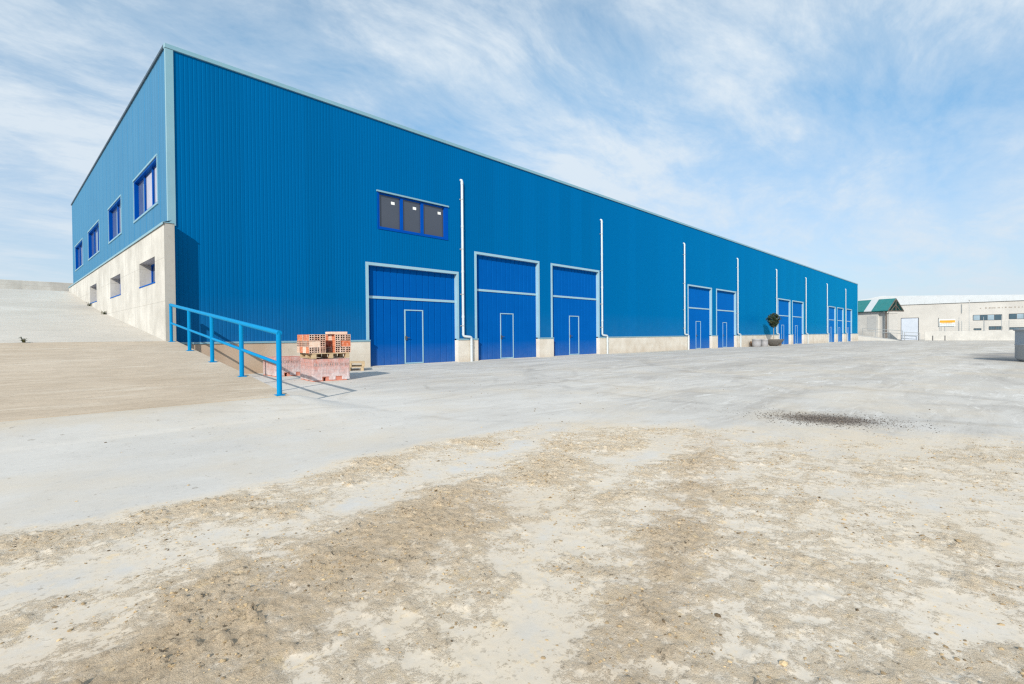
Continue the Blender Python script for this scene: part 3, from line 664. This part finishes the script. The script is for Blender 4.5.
def pack(label, loc, rz, h, w=.96, d=1.10, name='brick_pack'):
    root = empty(name, label, 'brick pack', loc, rz)
    mb = MB(); hb = (h - .10) / 5
    for k in range(5):
        z = .10 + k * hb; nb = 7 if k % 2 else 4
        for i in range(nb):
            a = -w / 2 + w * i / nb; b = a + w / nb
            end = (k == 3)
            for j in range(4):
                c = -d / 2 + d * j / 4; e = c + d / 4
                mb.box((a + .004, c + .004, z + .003), (b - .004, e - .004, z + hb - .003), mi=0)
            if end:
                for q in range(2):
                    u = a + (b - a) * (.22 + .38 * q); mb.box((u, -d / 2 + .0, z + .02), (u + (b - a) * .2, -d / 2 - .004 + .006, z + hb - .02), mi=1)
    o = mb.build('brick_layers', ['brick_pink', 'brick_hole'], root)
    ft = MB()
    for x in (-w / 2 + .17, 0, w / 2 - .17):
        ww = .17 if x else .14
        for j in range(3): y = -d / 2 + .14 + j * (d - .28) / 2; ft.box((x - ww, y - .13, 0), (x + ww, y + .13, .10)) if x == 0 else ft.box((x - .165, y - .13, 0), (x + .10 * (1 if x < 0 else 1), y + .13, .10))
    ft.build('foot_bricks', 'brick_pink', root)
    # stretch film: a slightly larger crumpled shell, open below
    fm = MB(); nx = 28; nz = 18; ring = []
    per = [(-w / 2, -d / 2), (w / 2, -d / 2), (w / 2, d / 2), (-w / 2, d / 2)]
    pts = []
    for i in range(4):
        (ax, ay), (bx, by) = per[i], per[(i + 1) % 4]
        for k in range(nx): t = k / nx; pts.append((ax + (bx - ax) * t, ay + (by - ay) * t))
    n = len(pts)
    for j in range(nz + 1):
        z = .03 + (h + .008 - .03) * j / nz
        for (x, y) in pts:
            q = 1.012 + .014 * mnoise.noise(Vector((x * 7 + loc[0], y * 7, z * 9))) + .008 * mnoise.noise(Vector((x * 19, y * 19, z * 16)))
            fm.v.append((x * q, y * q, z))
    for j in range(nz):
        for i in range(n):
            zc = .03 + (h - .03) * (j + .5) / nz; x, y = pts[i]
            if zc < .125 and (.08 < abs(x) < .27) and abs(abs(y) - d / 2) < .01: continue
            fm.f.append((j * n + i, j * n + (i + 1) % n, (j + 1) * n + (i + 1) % n, (j + 1) * n + i)); fm.mi.append(0); fm.sm.append(True)
    fm.build('stretch_film', 'stretch_film', root)
    return root
P1 = Vector((2.66, -4.06, 0)); P2 = Vector((2.62, -1.56, 0))
pack('pink brick pack in milky stretch film, carrying the pallet of loose orange bricks', P1, PK, .575)
pack('pink brick pack in milky stretch film, lower and half hidden behind the railing', P2, PK * .4, .56)
pallet('wooden pallet lying on the film wrapped brick pack under loose orange bricks', (P1.x + .0, P1.y, .592), PK)
bm_ = brick_mesh(); proto = None
def place_brick(u, v, z, along_u, label, group, pale, jitter=True):
    global proto
    if proto is None:
        proto = bm_.build('hollow_brick', ['brick_orange', 'brick_end', 'brick_hole']); o = proto
        pm = proto.data.copy(); pm.materials[0] = M['brick_pale']; place_brick.pale = pm; place_brick.norm = proto.data
    else: o = proto.copy(); COL.objects.link(o)
    o.data = place_brick.pale if pale else place_brick.norm
    c, s = math.cos(PK), math.sin(PK)
    j = (random.uniform(-.006, .006), random.uniform(-.016, .016)) if jitter else (0, 0)
    u += j[0]; v += j[1]
    o.location = (P1.x + u * c - v * s, P1.y + u * s + v * c, z)
    o.rotation_euler = (0, 0, PK + (math.pi / 2 if along_u else 0) + (random.uniform(-.055, .055) if jitter else 0))
    tag(o, label, 'brick', group)
ztop = .592 + .1415; BH = .162
layer_name = ['bottom', 'middle', 'top']
for st, u0 in (('left', -.56), ('right', .10)):
    for k in range(3):
        z = ztop + k * BH; ends = (k % 2 == 0) if st == 'right' else (k != 1)
        if st == 'right' and k == 1: ends = False
        lab = f'hollow clay brick in the {layer_name[k]} layer of the {st} hand stack on the pallet'
        gr = f'{layer_name[k]} layer of the {st} brick stack'
        for row in range(4 if ends else 8):
            if ends:
                for i in range(3): place_brick(u0 + .07 + i * .14, -.42 + row * .28, z, False, lab, gr, random.random() < (.45 if k == 2 else .2))
            else:
                if row % 2 == 0: place_brick(u0 + (.35 if st == 'left' else .07), -.42 + (row // 2) * .28, z, False, lab, gr, random.random() < .3)
                place_brick(u0 + (.14 if st == 'left' else .28), -.49 + row * .14, z, True, lab, gr, random.random() < .25)
for i, (u_, v_, lb) in enumerate(((.235, -.40, 'flat pale clay slab on top of the right hand brick stack, nearest the yard'), (.24, -.12, 'flat pale clay slab on top of the right hand brick stack, behind another slab'))):
    f = MB().box((-.21, -.125, 0), (.21, .125, .068), bev=.006); c, s_ = math.cos(PK), math.sin(PK)
    o = f.build('clay_slab', 'brick_pale'); o.location = (P1.x + u_ * c - v_ * s_, P1.y + u_ * s_ + v_ * c, ztop + 3 * BH); o.rotation_euler = (0, 0, PK + (.03 if i else -.02)); tag(o, lb, 'clay slab')
place_brick(-.02, .10, ztop, False, 'single hollow clay brick in the dark gap between the two brick stacks', None, False)
pallet('empty wooden pallet lowest by the plinth, beneath another empty pallet', (5.00, -1.02, 0), R(-30))
pallet('empty wooden pallet on top of another empty pallet beside the plinth', (5.02, -1.04, .1425), R(-29))

# ------------------------------------------------------------------ planter, tree, pots at the hall
def gy_(x): return gz(x)
px, pyy = 50.35, -1.25; g0 = gz(px)
prof = [(.28, 0), (.33, .02), (.58, .20), (.80, .44), (.92, .63), (.94, .68), (.89, .68), (.84, .60)]
b = MB().lathe(prof, (0, 0, 0), 40); b.add([(0.0, 0, .58)] + [(.83 * math.cos(2 * math.pi * k / 40), .83 * math.sin(2 * math.pi * k / 40), .59) for k in range(40)], [(0, k + 1, (k + 1) % 40 + 1) for k in range(40)], 1)
o = b.build('planter_bowl', ['bowl_dark', 'clay']); o.location = (px, pyy, g0); tag(o, 'wide dark grey planter bowl holding the small clipped tree by the hall', 'planter')
tr = empty('topiary_tree', 'small round headed dark green tree standing in the planter bowl', 'tree', (px, pyy, g0 + .57))
mb = MB().tube([(0, 0, -.02), (.01, .01, .5), (-.01, .0, 1.0), (0, 0, 1.35)], [.045, .036, .032, .028], 10)
for k in range(9):
    a = k * 2.4; e = random.uniform(.25, .55); mb.tube([(0, 0, 1.15 + .03 * k), (.5 * e * math.cos(a), .5 * e * math.sin(a), 1.5 + .05 * k), (e * math.cos(a), e * math.sin(a), 1.72 + .08 * k)], [.018, .011, .005], 6)
mb.build('trunk', 'bark', tr)
lv = MB(); tints = []
for k in range(5200):
    while True:
        q = Vector((random.uniform(-1, 1), random.uniform(-1, 1), random.uniform(-1, 1)))
        if q.length < 1 and q.length > random.random() * .9: break
    zz = q.z; rad = .60 * (.90 + .22 * zz) * (1 + .5 * mnoise.noise(q * 2.6 + Vector((3, 1, 5))))
    if mnoise.noise(q * 3.4 + Vector((9, 2, 1))) < -.16: continue
    c = Vector((q.x * rad, q.y * rad, 1.98 + zz * .72 * (1 + .2 * mnoise.noise(q * 4)))); s = random.uniform(.035, .07)
    d = Vector((random.gauss(0, 1), random.gauss(0, 1), random.gauss(0, .7))).normalized(); w = d.cross(Vector((random.gauss(0, 1), random.gauss(0, 1), random.gauss(0, 1)))).normalized()
    lv.add([c - d * s, c + w * s * .45, c + d * s, c - w * s * .45], [(0, 1, 2, 3)]); t_ = min(1, max(0, .45 + .5 * mnoise.noise(q * 3) + random.uniform(-.25, .25))); tints += [t_] * 4
o = lv.build('crown', 'leaf', tr); a = o.data.attributes.new('tint', 'FLOAT', 'POINT'); a.data.foreach_set('value', tints)
for nm, x, y, r, h, lab in (('plant_pot', 45.7, -1.15, .38, .74, 'larger cylindrical grey pot against the plinth left of the planter bowl'), ('plant_pot', 47.75, -1.2, .31, .70, 'smaller cylindrical grey pot between the larger pot and planter bowl')):
    o = MB().lathe([(r * .92, 0), (r * .97, .01), (r, h * .5), (r, h - .1), (r * 1.04, h - .09), (r * 1.04, h), (r * .92, h), (r * .9, h - .12), (0.0, h - .12)], (0, 0, 0), 32).build(nm, 'pot_grey'); o.location = (x, y, gz(x)); tag(o, lab, 'pot')
o = MB().lathe([(.2, 0), (.26, .02), (.30, .35), (.31, .42), (.27, .42), (.25, .36), (0.0, .34)], (0, 0, 0), 24).build('plant_pot', 'clay'); o.location = (53.3, -.85, gz(53.3)); tag(o, 'brown clay pot half hidden behind the right of the planter bowl', 'pot')
o = MB().lathe([(.2, 0), (.24, .02), (.29, .45), (.30, .5), (.26, .5), (.24, .44), (0.0, .42)], (0, 0, 0), 24).build('plant_pot', 'clay'); o.location = (46.75, -.50, gz(45)); tag(o, 'small brown pot behind the left of the larger grey pot', 'pot')

# ------------------------------------------------------------------ tank at the right edge
tk = empty('storage_tank', 'round grey steel tank with a flat rim at the right edge of the yard', 'tank', (24.55, -19.53, gz(24.5)))
r = 1.86
MB().lathe([(r * .90, 0.0), (r * .965, .05), (r, .14), (r, .62), (r + .012, .63), (r + .012, .67), (r, .68), (r, 1.20)], (0, 0, 0), 72).build('shell', 'tank_steel', tk)
MB().lathe([(r + .0, 1.19), (r + .05, 1.20), (r + .05, 1.26), (r - .02, 1.275), (r - .3, 1.28), (0.0, 1.30)], (0, 0, 0), 72).build('rim', 'tank_steel', tk)

# ------------------------------------------------------------------ far side of the yard
ZF = -.32
# boundary wall with wire fence
MB().box((112, -90, ZF - .3), (112.25, -7.2, 1.30), bev=.02)
o = MB().box((112, -90, ZF - .3), (112.25, -8.0, 1.28), bev=.02).build('boundary_wall', 'cream_light'); tag(o, 'low cream rendered wall along the far side of the yard', 'wall')
fe = empty('wire_fence', 'thin wire mesh fence on grey posts above the low cream wall', 'fence', (112.12, -30, 1.28))
for k in range(28):
    MB().tube([(0, 20 - k * 2.9, -.02), (0, 20 - k * 2.9, 1.75)], .035, 8).build('post', 'grey_metal', fe)
mb = MB()
for z in (.1, .45, .8, 1.15, 1.5): mb.tube([(0, 20.0, z), (0, -58.2, z)], .008, 4, cap=False)
for k in range(260): mb.box((-.004, 20 - k * .3 - .004, .1), (.004, 20 - k * .3 + .004, 1.5))
mb.build('mesh_wires', 'grey_metal', fe)
# pale factory
fb = empty('factory_building', 'long pale cream factory with strip windows behind the low far wall', 'building', (130, -30, ZF))
def fbx(mb, x0, y0, z0, x1, y1, z1, **k): return mb.box((x0 - 130, y0 + 30, z0 - ZF), (x1 - 130, y1 + 30, z1 - ZF), **k)
fbx(MB(), 130, -120, ZF - .4, 175, 22, 6.95).build('wall', 'cream_wall', fb)
mb = MB(); top = [(22, 5.6), (3.2, 8.55), (.6, 9.05), (-30, 7.55), (-118, 7.0)]
for (y0, z0), (y1, z1) in zip(top[:-1], top[1:]):
    mb.add([(-.25, y0 + 30, 6.95 - ZF), (-.25, y1 + 30, 6.95 - ZF), (-.25, y1 + 30, max(z1, 6.96) - ZF), (-.25, y0 + 30, max(z0, 6.96) - ZF), (44, y0 + 30, 6.95 - ZF), (44, y1 + 30, 6.95 - ZF), (44, y1 + 30, max(z1, 6.96) - ZF), (44, y0 + 30, max(z0, 6.96) - ZF)], [(3, 2, 1, 0), (0, 1, 5, 4), (2, 3, 7, 6), (4, 5, 6, 7)])
for k in range(44): mb.box((-.275, 30 + 3 - k * 2.4, 6.97 - ZF), (-.252, 30.03 + 3 - k * 2.4, 7.4 - ZF))
mb.build('roof', 'white_sheet', fb)
def fwin(y0, y1, z0, z1, cols, fr=True):
    f = MB(); n = len(cols); x = -.03
    f.box((x, y0 + 30, z1 - ZF - .06), (.04, y1 + 30, z1 - ZF)); f.box((x, y0 + 30, z0 - ZF), (.04, y1 + 30, z0 - ZF + .06))
    for i in range(n + 1): yy = y0 + (y1 - y0) * i / n + 30; f.box((x, yy - .04, z0 - ZF + .06), (.04, yy + .04, z1 - ZF - .06))
    o = f.build('strip_window', 'dark_metal', fb)
    for i, c in enumerate(cols):
        a = y0 + (y1 - y0) * i / n + 30.04; b = y0 + (y1 - y0) * (i + 1) / n + 29.96; MB().box((-.012, a, z0 - ZF + .06), (.03, b, z1 - ZF - .06)).build('pane', c, o)
D_, P_ = 'far_pane', 'far_pane_pale'
fwin(-17.97, -13.94, 3.36, 4.45, [D_, P_, D_, P_][::1]); fwin(-22.9, -18.95, 3.48, 4.52, [D_, P_, D_, P_][::-1])
fwin(-27.9, -23.9, 3.45, 4.5, [P_, D_, D_, P_]); fwin(-33, -29, 3.45, 4.5, [D_, D_, P_, P_])
fwin(-15.1, -14.05, 1.45, 1.85, [D_]); fwin(-18.0, -16.2, 1.5, 2.2, [D_, D_]); fwin(-23.0, -19.0, 1.5, 1.97, [D_, D_, D_])
mb = MB(); yy = -14.4      # brown lettering along the wall, too far away to read
while yy > -24:
    w = random.choice((.10, .14, .18, .22))
    if random.random() < .88: mb.box((-.03, yy + 30 - w, 5.64 - ZF), (.0, yy + 30, 5.64 - ZF + random.choice((.16, .2, .22))))
    yy -= w + random.choice((.05, .06, .06, .3))
mb.build('wall_lettering', 'lettering', fb)
mb = MB().tube([(-.1, 30 - 6.47 - 5.8, 5.2), (-.1, 30 - 6.47 - 5.8, 6.95)], .06, 8); mb.build('vent_pipe', 'grey_metal', fb)
# sign board
sg = empty('sign_board', 'white sign board with an orange band on thin posts at the far fence', 'sign', (112.6, -10.95, ZF))
s = MB().box((-.03, -1.13, 2.45), (.03, 1.08, 3.75)); s.build('board', 'sign_white', sg)
MB().box((-.045, -1.10, 3.12), (-.033, .92, 3.52)).build('orange_band', 'sign_orange', sg)
mb = MB()
for k in range(7): mb.box((-.045, .55 - k * .2, 2.98), (-.033, .69 - k * .2, 3.08))
mb.build('small_print', 'sign_orange', sg)
MB().box((-.05, -.95, 2.37), (.05, 1.10, 2.45)).box((-.05, 1.08, 2.37), (.05, 1.16, 4.0)).build('frame', 'dark_metal', sg)
for y in (.75, .25, -1.55): 
    MB().tube([(0, y, 0), (0, y, 2.4 if y > 0 else 3.4)], .045, 8).build('post', 'grey_metal', sg)
for yq, h, lab in ((-13.66, 6.9, 'thin grey lamp pole at the far fence, between the sign board and strip windows'), ):
    o = empty('lamp_pole', lab, 'lamp pole', (112.8, yq - .2, ZF))
    MB().tube([(0, 0, 0), (0, 0, h)], [.06, .04], 10).build('pole', 'panel_grey', o); MB().box((-.6, -.1, h - .05), (.05, .1, h + .04), bev=.02).build('lamp_head', 'panel_grey', o)
# three slim posts before the factory windows
for yq, lab in ((-12.35, 'thin grey pole below the left end of the first strip window'), (-15.45, 'thin grey pole below the right end of the first strip window'), (-17.62, 'thin grey pole below the second strip window')):
    o = MB().tube([(0, 0, 0), (0, 0, 4.0 + .15 * (yq < -17))], .035, 8).build('thin_pole', 'grey_metal'); o.location = (112.7, yq - .2, ZF); tag(o, lab, 'pole')
# pavilion with the green roof
pv = empty('pavilion', 'small cream pavilion with a steep green roof and one pale roof strip', 'pavilion', (113.33, -1.11, ZF), R(-25))
def pz(z): return z - ZF
ye, yf = -3.15, 12.0
ridx, eav = 1.6, -.6    # local x of ridge and front eave
zr, ze = pz(7.55), pz(5.30)
def slope(mb, x0, z0, x1, z1, y0, y1, th=.12, mi=0):
    mb.add([(x0, y0, z0), (x1, y0, z1), (x1, y1, z1), (x0, y1, z0), (x0, y0, z0 - th), (x1, y0, z1 - th), (x1, y1, z1 - th), (x0, y1, z0 - th)], [(0, 1, 2, 3), (4, 7, 6, 5), (0, 4, 5, 1), (1, 5, 6, 2), (2, 6, 7, 3), (3, 7, 4, 0)], mi)
mb = MB()
slope(mb, eav, ze, ridx, zr, ye + 1.0, .95); slope(mb, eav, ze, ridx, zr, 2.35, yf + 1); slope(mb, ridx, zr, ridx * 2 - eav, ze, ye + 1.0, yf + 1)
rf = mb.build('roof', 'roof_green', pv); mb = MB(); slope(mb, eav, ze, ridx, zr, .952, 2.348); mb.build('roof_strip', 'white_sheet', rf)
# gable truss
mb = MB(); yy = ye + 1.06
for s_ in (-1, 1):
    xa = ridx + s_ * (ridx - eav); mb.tube([(ridx, yy, zr - .1), (xa, yy, ze - .1)], .09, 6); mb.tube([(ridx, yy + .05, zr - 1.2), (xa * .6 + ridx * .4, yy + .05, ze - .1)], .07, 6)
mb.tube([(eav, yy, ze - .15), (2 * ridx - eav, yy, ze - .15)], .09, 6); mb.tube([(ridx, yy, ze - .15), (ridx, yy, zr - .2)], .07, 6); mb.build('roof_truss', 'wood_dark', pv)
MB().box((0, .1, 0), (3.2, yf, ze - .22)).build('wall', 'cream_light', pv)
mb = MB()
for a, b in ((2.4, 4.6),): mb.box((-.03, .35, pz(1.6)), (.0, 2.1, pz(4.3)))
mb.build('shutter', 'panel_grey', pv)
MB().box((.4, -1.6, 0), (2.9, .098, ze - .5)).build('porch_wall', 'cream_wall', pv); MB().box((.37, -1.45, pz(.9)), (.4, -.4, pz(4.3))).build('shutter', 'panel_grey', pv)
for y in (ye + 1.5, ): MB().box((-.25, y + .1, 0), (-.08, y + .27, ze - .1)).build('post', 'wood_dark', pv)
# framed gate panel
gt = empty('sliding_gate', 'pale sheet gate panel in a dark grey frame beside the pavilion', 'gate', (109, -6.2, ZF))
MB().box((-.02, -1.17, .1), (.02, 1.18, pz(3.64))).build('panel', 'light_panel', gt)
MB().box((-.06, -1.25, 0), (.06, -1.17, pz(3.72))).box((-.06, 1.18, 0), (.06, 1.25, pz(3.72))).box((-.06, -1.17, pz(3.64)), (.06, 1.18, pz(3.72))).build('frame', 'dark_metal', gt)
# grey guardrails before the pavilion
def grail(label, x, yA, zA, yB, zB, n):
    o = empty('pipe_railing', label, 'railing', (x, (yA + yB) / 2, ZF)); h = 1.2
    for i in range(n):
        t_ = i / (n - 1); y = yA + (yB - yA) * t_ - (yA + yB) / 2; z = zA + (zB - zA) * t_ - ZF
        MB().tube([(0, y, z - h - .2), (0, y, z)], .045, 8).build('post', 'grey_metal', o)
    for dz in (0, .5): MB().tube([(0, yA - (yA + yB) / 2, zA - ZF - dz), (0, yB - (yA + yB) / 2, zB - ZF - dz)], .04, 8).build('rail', 'grey_metal', o)
grail('longer grey pipe railing sloping down in front of the pavilion', 108, .53, 2.0, -5.3, 1.42, 4)
grail('shorter grey pipe railing by the gate panel, lower than its neighbour', 108, -5.57, 1.18, -7.68, 1.03, 2)
o = MB().add([(106.5, 16, ZF - .3), (106.5, -4.6, ZF - .3), (106.5, -4.6, ZF + .08), (106.5, 2, .72), (106.5, 16, .78), (113.5, 16, ZF - .3), (113.5, -4.6, ZF - .3), (113.5, -4.6, ZF + .08), (113.5, 2, .72), (113.5, 16, .78)],
    [(0, 1, 2, 3, 4), (9, 8, 7, 6, 5), (2, 1, 6, 7), (3, 2, 7, 8), (4, 3, 8, 9), (0, 4, 9, 5)]).build('access_ramp', 'cream_light'); o['kind'] = 'structure'
for yq, lab in ((-9.35, 'short dark bollard at the foot of the far wall, left of the sign'), (-10.95, 'short dark bollard at the foot of the far wall, below the sign')):
    o = MB().tube([(0, 0, 0), (0, 0, .85), (0, 0, .88)], [.07, .07, .04], 10).build('bollard', 'dark_metal'); o.location = (108.5, yq, ZF); tag(o, lab, 'bollard')

# ------------------------------------------------------------------ loose soil and gravel
def pebble_cloud(name, spots, mats, parent=None):
    """many small broken lumps in one mesh; spots: (x, y, z, size, tint)"""
    base = []
    for v in range(6):
        bm = bmesh.new(); bmesh.ops.create_icosphere(bm, subdivisions=1 if v < 4 else 2, radius=1)
        for q in bm.verts: q.co *= 1 + .95 * mnoise.noise(q.co * 1.7 + Vector((v * 7.1, 0, 0))); 
        for q in bm.verts: q.co.z *= .65
        bm.verts.index_update(); base.append((np.array([q.co[:] for q in bm.verts]), np.array([[w.index for w in f.verts] for f in bm.faces]))); bm.free()
    V = []; F = []; T = []; o = 0
    for x, y, z, s, t in spots:
        bv, bf = base[random.randrange(4) if s < .02 else random.randrange(6)]; a = random.uniform(0, 6.28); c, sn = math.cos(a), math.sin(a)
        q = bv * (s * np.array([random.uniform(.7, 1.3), random.uniform(.7, 1.3), random.uniform(.6, 1.0)])); w = np.stack([q[:, 0] * c - q[:, 1] * sn + x, q[:, 0] * sn + q[:, 1] * c + y, q[:, 2] + z + s * .25], -1)
        V.append(w); F.append(bf + o); T.append(np.full(len(w), t)); o += len(w)
    V = np.concatenate(V); F = np.concatenate(F); T = np.concatenate(T)
    me = bpy.data.meshes.new(name); me.from_pydata(V.tolist(), [], F.tolist()); a = me.attributes.new('tint', 'FLOAT', 'POINT'); a.data.foreach_set('value', T.astype(np.float32))
    me.materials.append(M[mats]); ob = bpy.data.objects.new(name, me); COL.objects.link(ob); return ob
def clod_mats():
    t = NT.mat('soil_clod'); p = t.pos(); n = t.noise(p, 60, 5, .7)
    c = t.ramp(t.attr('tint'), [(0., (.09, .065, .04)), (.35, (.35, .255, .15)), (.75, (.62, .47, .28)), (1., (.70, .60, .45))])
    c = t.mix(t.math('MULTIPLY', n, .5), c, t.mix(.5, c, (.2, .15, .1))); t.bsdf(c, .95, 0, .2, t.bump(n, .5, .006)); M['soil_clod'] = t.m
    t = NT.mat('dark_gravel'); p = t.pos(); n = t.noise(p, 80, 4, .7)
    c = t.ramp(t.attr('tint'), [(0., (.03, .025, .022)), (.6, (.12, .10, .088)), (1., (.26, .225, .19))]); t.bsdf(c, .9, 0, .25, t.bump(n, .4, .004)); M['dark_gravel'] = t.m
clod_mats()
N = 120000
cx = rng.uniform(-5, 5, N); cy = rng.uniform(-17.6, -12.5, N); zz, dd, ii = ground_height(cx, cy)
clump = fbm(cx, cy, 5.0, 3, .6, 77)
keep = (rng.random(N) < (dd ** 1.2) * (.05 + sstep(.46, .64, clump)) * .9) & (np.hypot(cx + 3.567, cy + 17.12) > .9)
spots = []
for x, y, z in zip(cx[keep], cy[keep], zz[keep]):
    s = .002 + .0068 * random.random() ** 3 + (.006 * random.random() if random.random() < .02 else 0); spots.append((x, y, z - s * .15, s, min(.75, max(0, random.gauss(.42, .20)))))
N2 = 420; cx = rng.uniform(-6, 12, N2); cy = rng.uniform(-17.5, -2.0, N2); ok = ~((cx < .3) & (cy > -8.8)) & (np.hypot(cx + 3.567, cy + 17.12) > 1); zz, _, _ = ground_height(cx, cy)
for x, y, z in zip(cx[ok], cy[ok], zz[ok]): spots.append((x, y, z, min(.011, .004 + .012 * random.random() ** 3), random.choice((.05, .1, .2, .6))))
o = pebble_cloud('soil_crumbs', spots, 'soil_clod'); o['kind'] = 'stuff'; o['label'] = 'loose crumbs of tan soil strewn over the concrete yard'; o['category'] = 'soil'
print('crumbs', len(spots))
N = 6500; a = R(-72); u = rng.normal(0, .38, N); v = rng.normal(0, .27, N); far_ = rng.random(N) < .03; u = np.where(far_, u * 2.0 + .35, u); v = np.where(far_, v * 1.8, v)
cx = 4.12 + u * math.cos(a) - v * math.sin(a); cy = -15.5 + u * math.sin(a) + v * math.cos(a); zz, _, _ = ground_height(cx, cy)
o = pebble_cloud('dark_gravel', [(x, y, z, .002 + .007 * random.random() ** 3, random.random()) for x, y, z in zip(cx, cy, zz)], 'dark_gravel')
o['kind'] = 'stuff'; o['label'] = 'patch of dark gravel and soil spilled on the pale concrete'; o['category'] = 'gravel'

# ------------------------------------------------------------------ sky, sun, camera
el = math.asin(-SUN_DIR.z); sd = -SUN_DIR; az = math.atan2(sd.x, sd.y)      # compass angle from +Y towards +X
w = bpy.data.worlds.new('World'); scene.world = w; w.use_nodes = True
t = object.__new__(NT); t.tree = w.node_tree; t.tree.nodes.clear()
out = t.tree.nodes.new('ShaderNodeOutputWorld')
sky = t.n('TexSky', {'sky_type': 'NISHITA', 'sun_disc': False, 'sun_elevation': el, 'sun_rotation': az, 'air_density': 1.0, 'dust_density': .6, 'ozone_density': 1.6, 'altitude': 300})
g_ = t.n('TexCoord').outputs['Generated']; sp = t.n('SeparateXYZ', None, Vector=g_)
zc = t.math('ADD', t.math('MAXIMUM', sp.outputs[2], 0.0), .16)
cxy = t.n('CombineXYZ', None, X=t.math('DIVIDE', sp.outputs[0], zc), Y=t.math('DIVIDE', sp.outputs[1], zc), Z=0.0).outputs[0]
warp = t.n('TexNoise', None, Vector=cxy, Scale=.55, Detail=3.0); 
wv = t.vmath('MULTIPLY', t.vmath('SUBTRACT', warp.outputs[1], (.5, .5, .5)), (.55, .55, 0))
cxy = t.vmath('ADD', cxy, (6.8, -11.1, 0)); cw = t.vmath('ADD', cxy, wv)
rot = t.n('Mapping', None, Vector=cw, Rotation=(0, 0, R(-28)), Scale=(.62, 1.15, 1))
c1 = t.noise(rot, 1.3, 10, .66, .3)
rot2 = t.n('Mapping', None, Vector=cw, Location=(3.1, 1.7, 0), Rotation=(0, 0, R(22)), Scale=(.9, 1.9, 1))
c2 = t.noise(rot2, 2.1, 9, .66, .5)
big = t.noise(cxy, .42, 4, .5)
m = t.math('ADD', t.math('ADD', t.math('MULTIPLY', c1, .62), t.math('MULTIPLY', c2, .30)), t.math('MULTIPLY', big, .30))
cloud = t.ramp(m, [(.43, .05), (.56, .43), (.67, .95)])
horizon = t.ramp(sp.outputs[2], [(0., .80), (.10, .50), (.35, .12), (.7, .0)])
cov = t.math('MAXIMUM', cloud, horizon)
cov = t.math('MULTIPLY', t.math('SUBTRACT', 1.0, t.math('MULTIPLY', t.math('SUBTRACT', 1.0, cloud), t.math('SUBTRACT', 1.0, horizon))), .93)
bluesky = t.mix(1.0, sky.outputs[0], t.ramp(sp.outputs[2], [(0., (.50, .66, .84)), (.18, (.56, .86, 1.03)), (.45, (.54, 1.20, 1.31))]), 'MULTIPLY')
SK = .14
ccol = t.mix(t.ramp(sp.outputs[2], [(0., 0.), (.5, 1.)]), (4.9, 5.55, 6.2), (6.0, 6.5, 6.85))
col = t.mix(cov, bluesky, ccol)
bg = t.n('Background', None, Color=col, Strength=SK); t.tree.links.new(bg.outputs[0], out.inputs[0])
sl = bpy.data.lights.new('sun', 'SUN'); sl.energy = 4.9; sl.angle = R(.53); sl.color = (1.0, .945, .85)
so = bpy.data.objects.new('sun', sl); COL.objects.link(so); so.rotation_euler = SUN_DIR.to_track_quat('-Z', 'Y').to_euler(); so.location = (-20, -20, 30)

cd = bpy.data.cameras.new('camera'); cam = bpy.data.objects.new('camera', cd); COL.objects.link(cam)
cd.sensor_width = 36; cd.sensor_fit = 'HORIZONTAL'; cd.lens = 501.106 / 1024 * 36; cd.clip_start = .05; cd.clip_end = 4000
Rv = Vector((.694374773, -.719569314, -.00797986)); Uv = Vector((.01489586, .00328582, .99988365)); Fv = Vector((.719459372, .69441285, -.0130002))
m4 = Matrix(((Rv.x, Uv.x, -Fv.x, -3.56708), (Rv.y, Uv.y, -Fv.y, -17.12372), (Rv.z, Uv.z, -Fv.z, 1.15), (0, 0, 0, 1)))
cam.matrix_world = m4; scene.camera = cam
scene.cycles.use_denoising = False; scene.cycles.filter_width = 1.3
scene.view_settings.view_transform = 'Standard'; scene.view_settings.look = 'None'; scene.view_settings.exposure = 0; scene.view_settings.gamma = 1
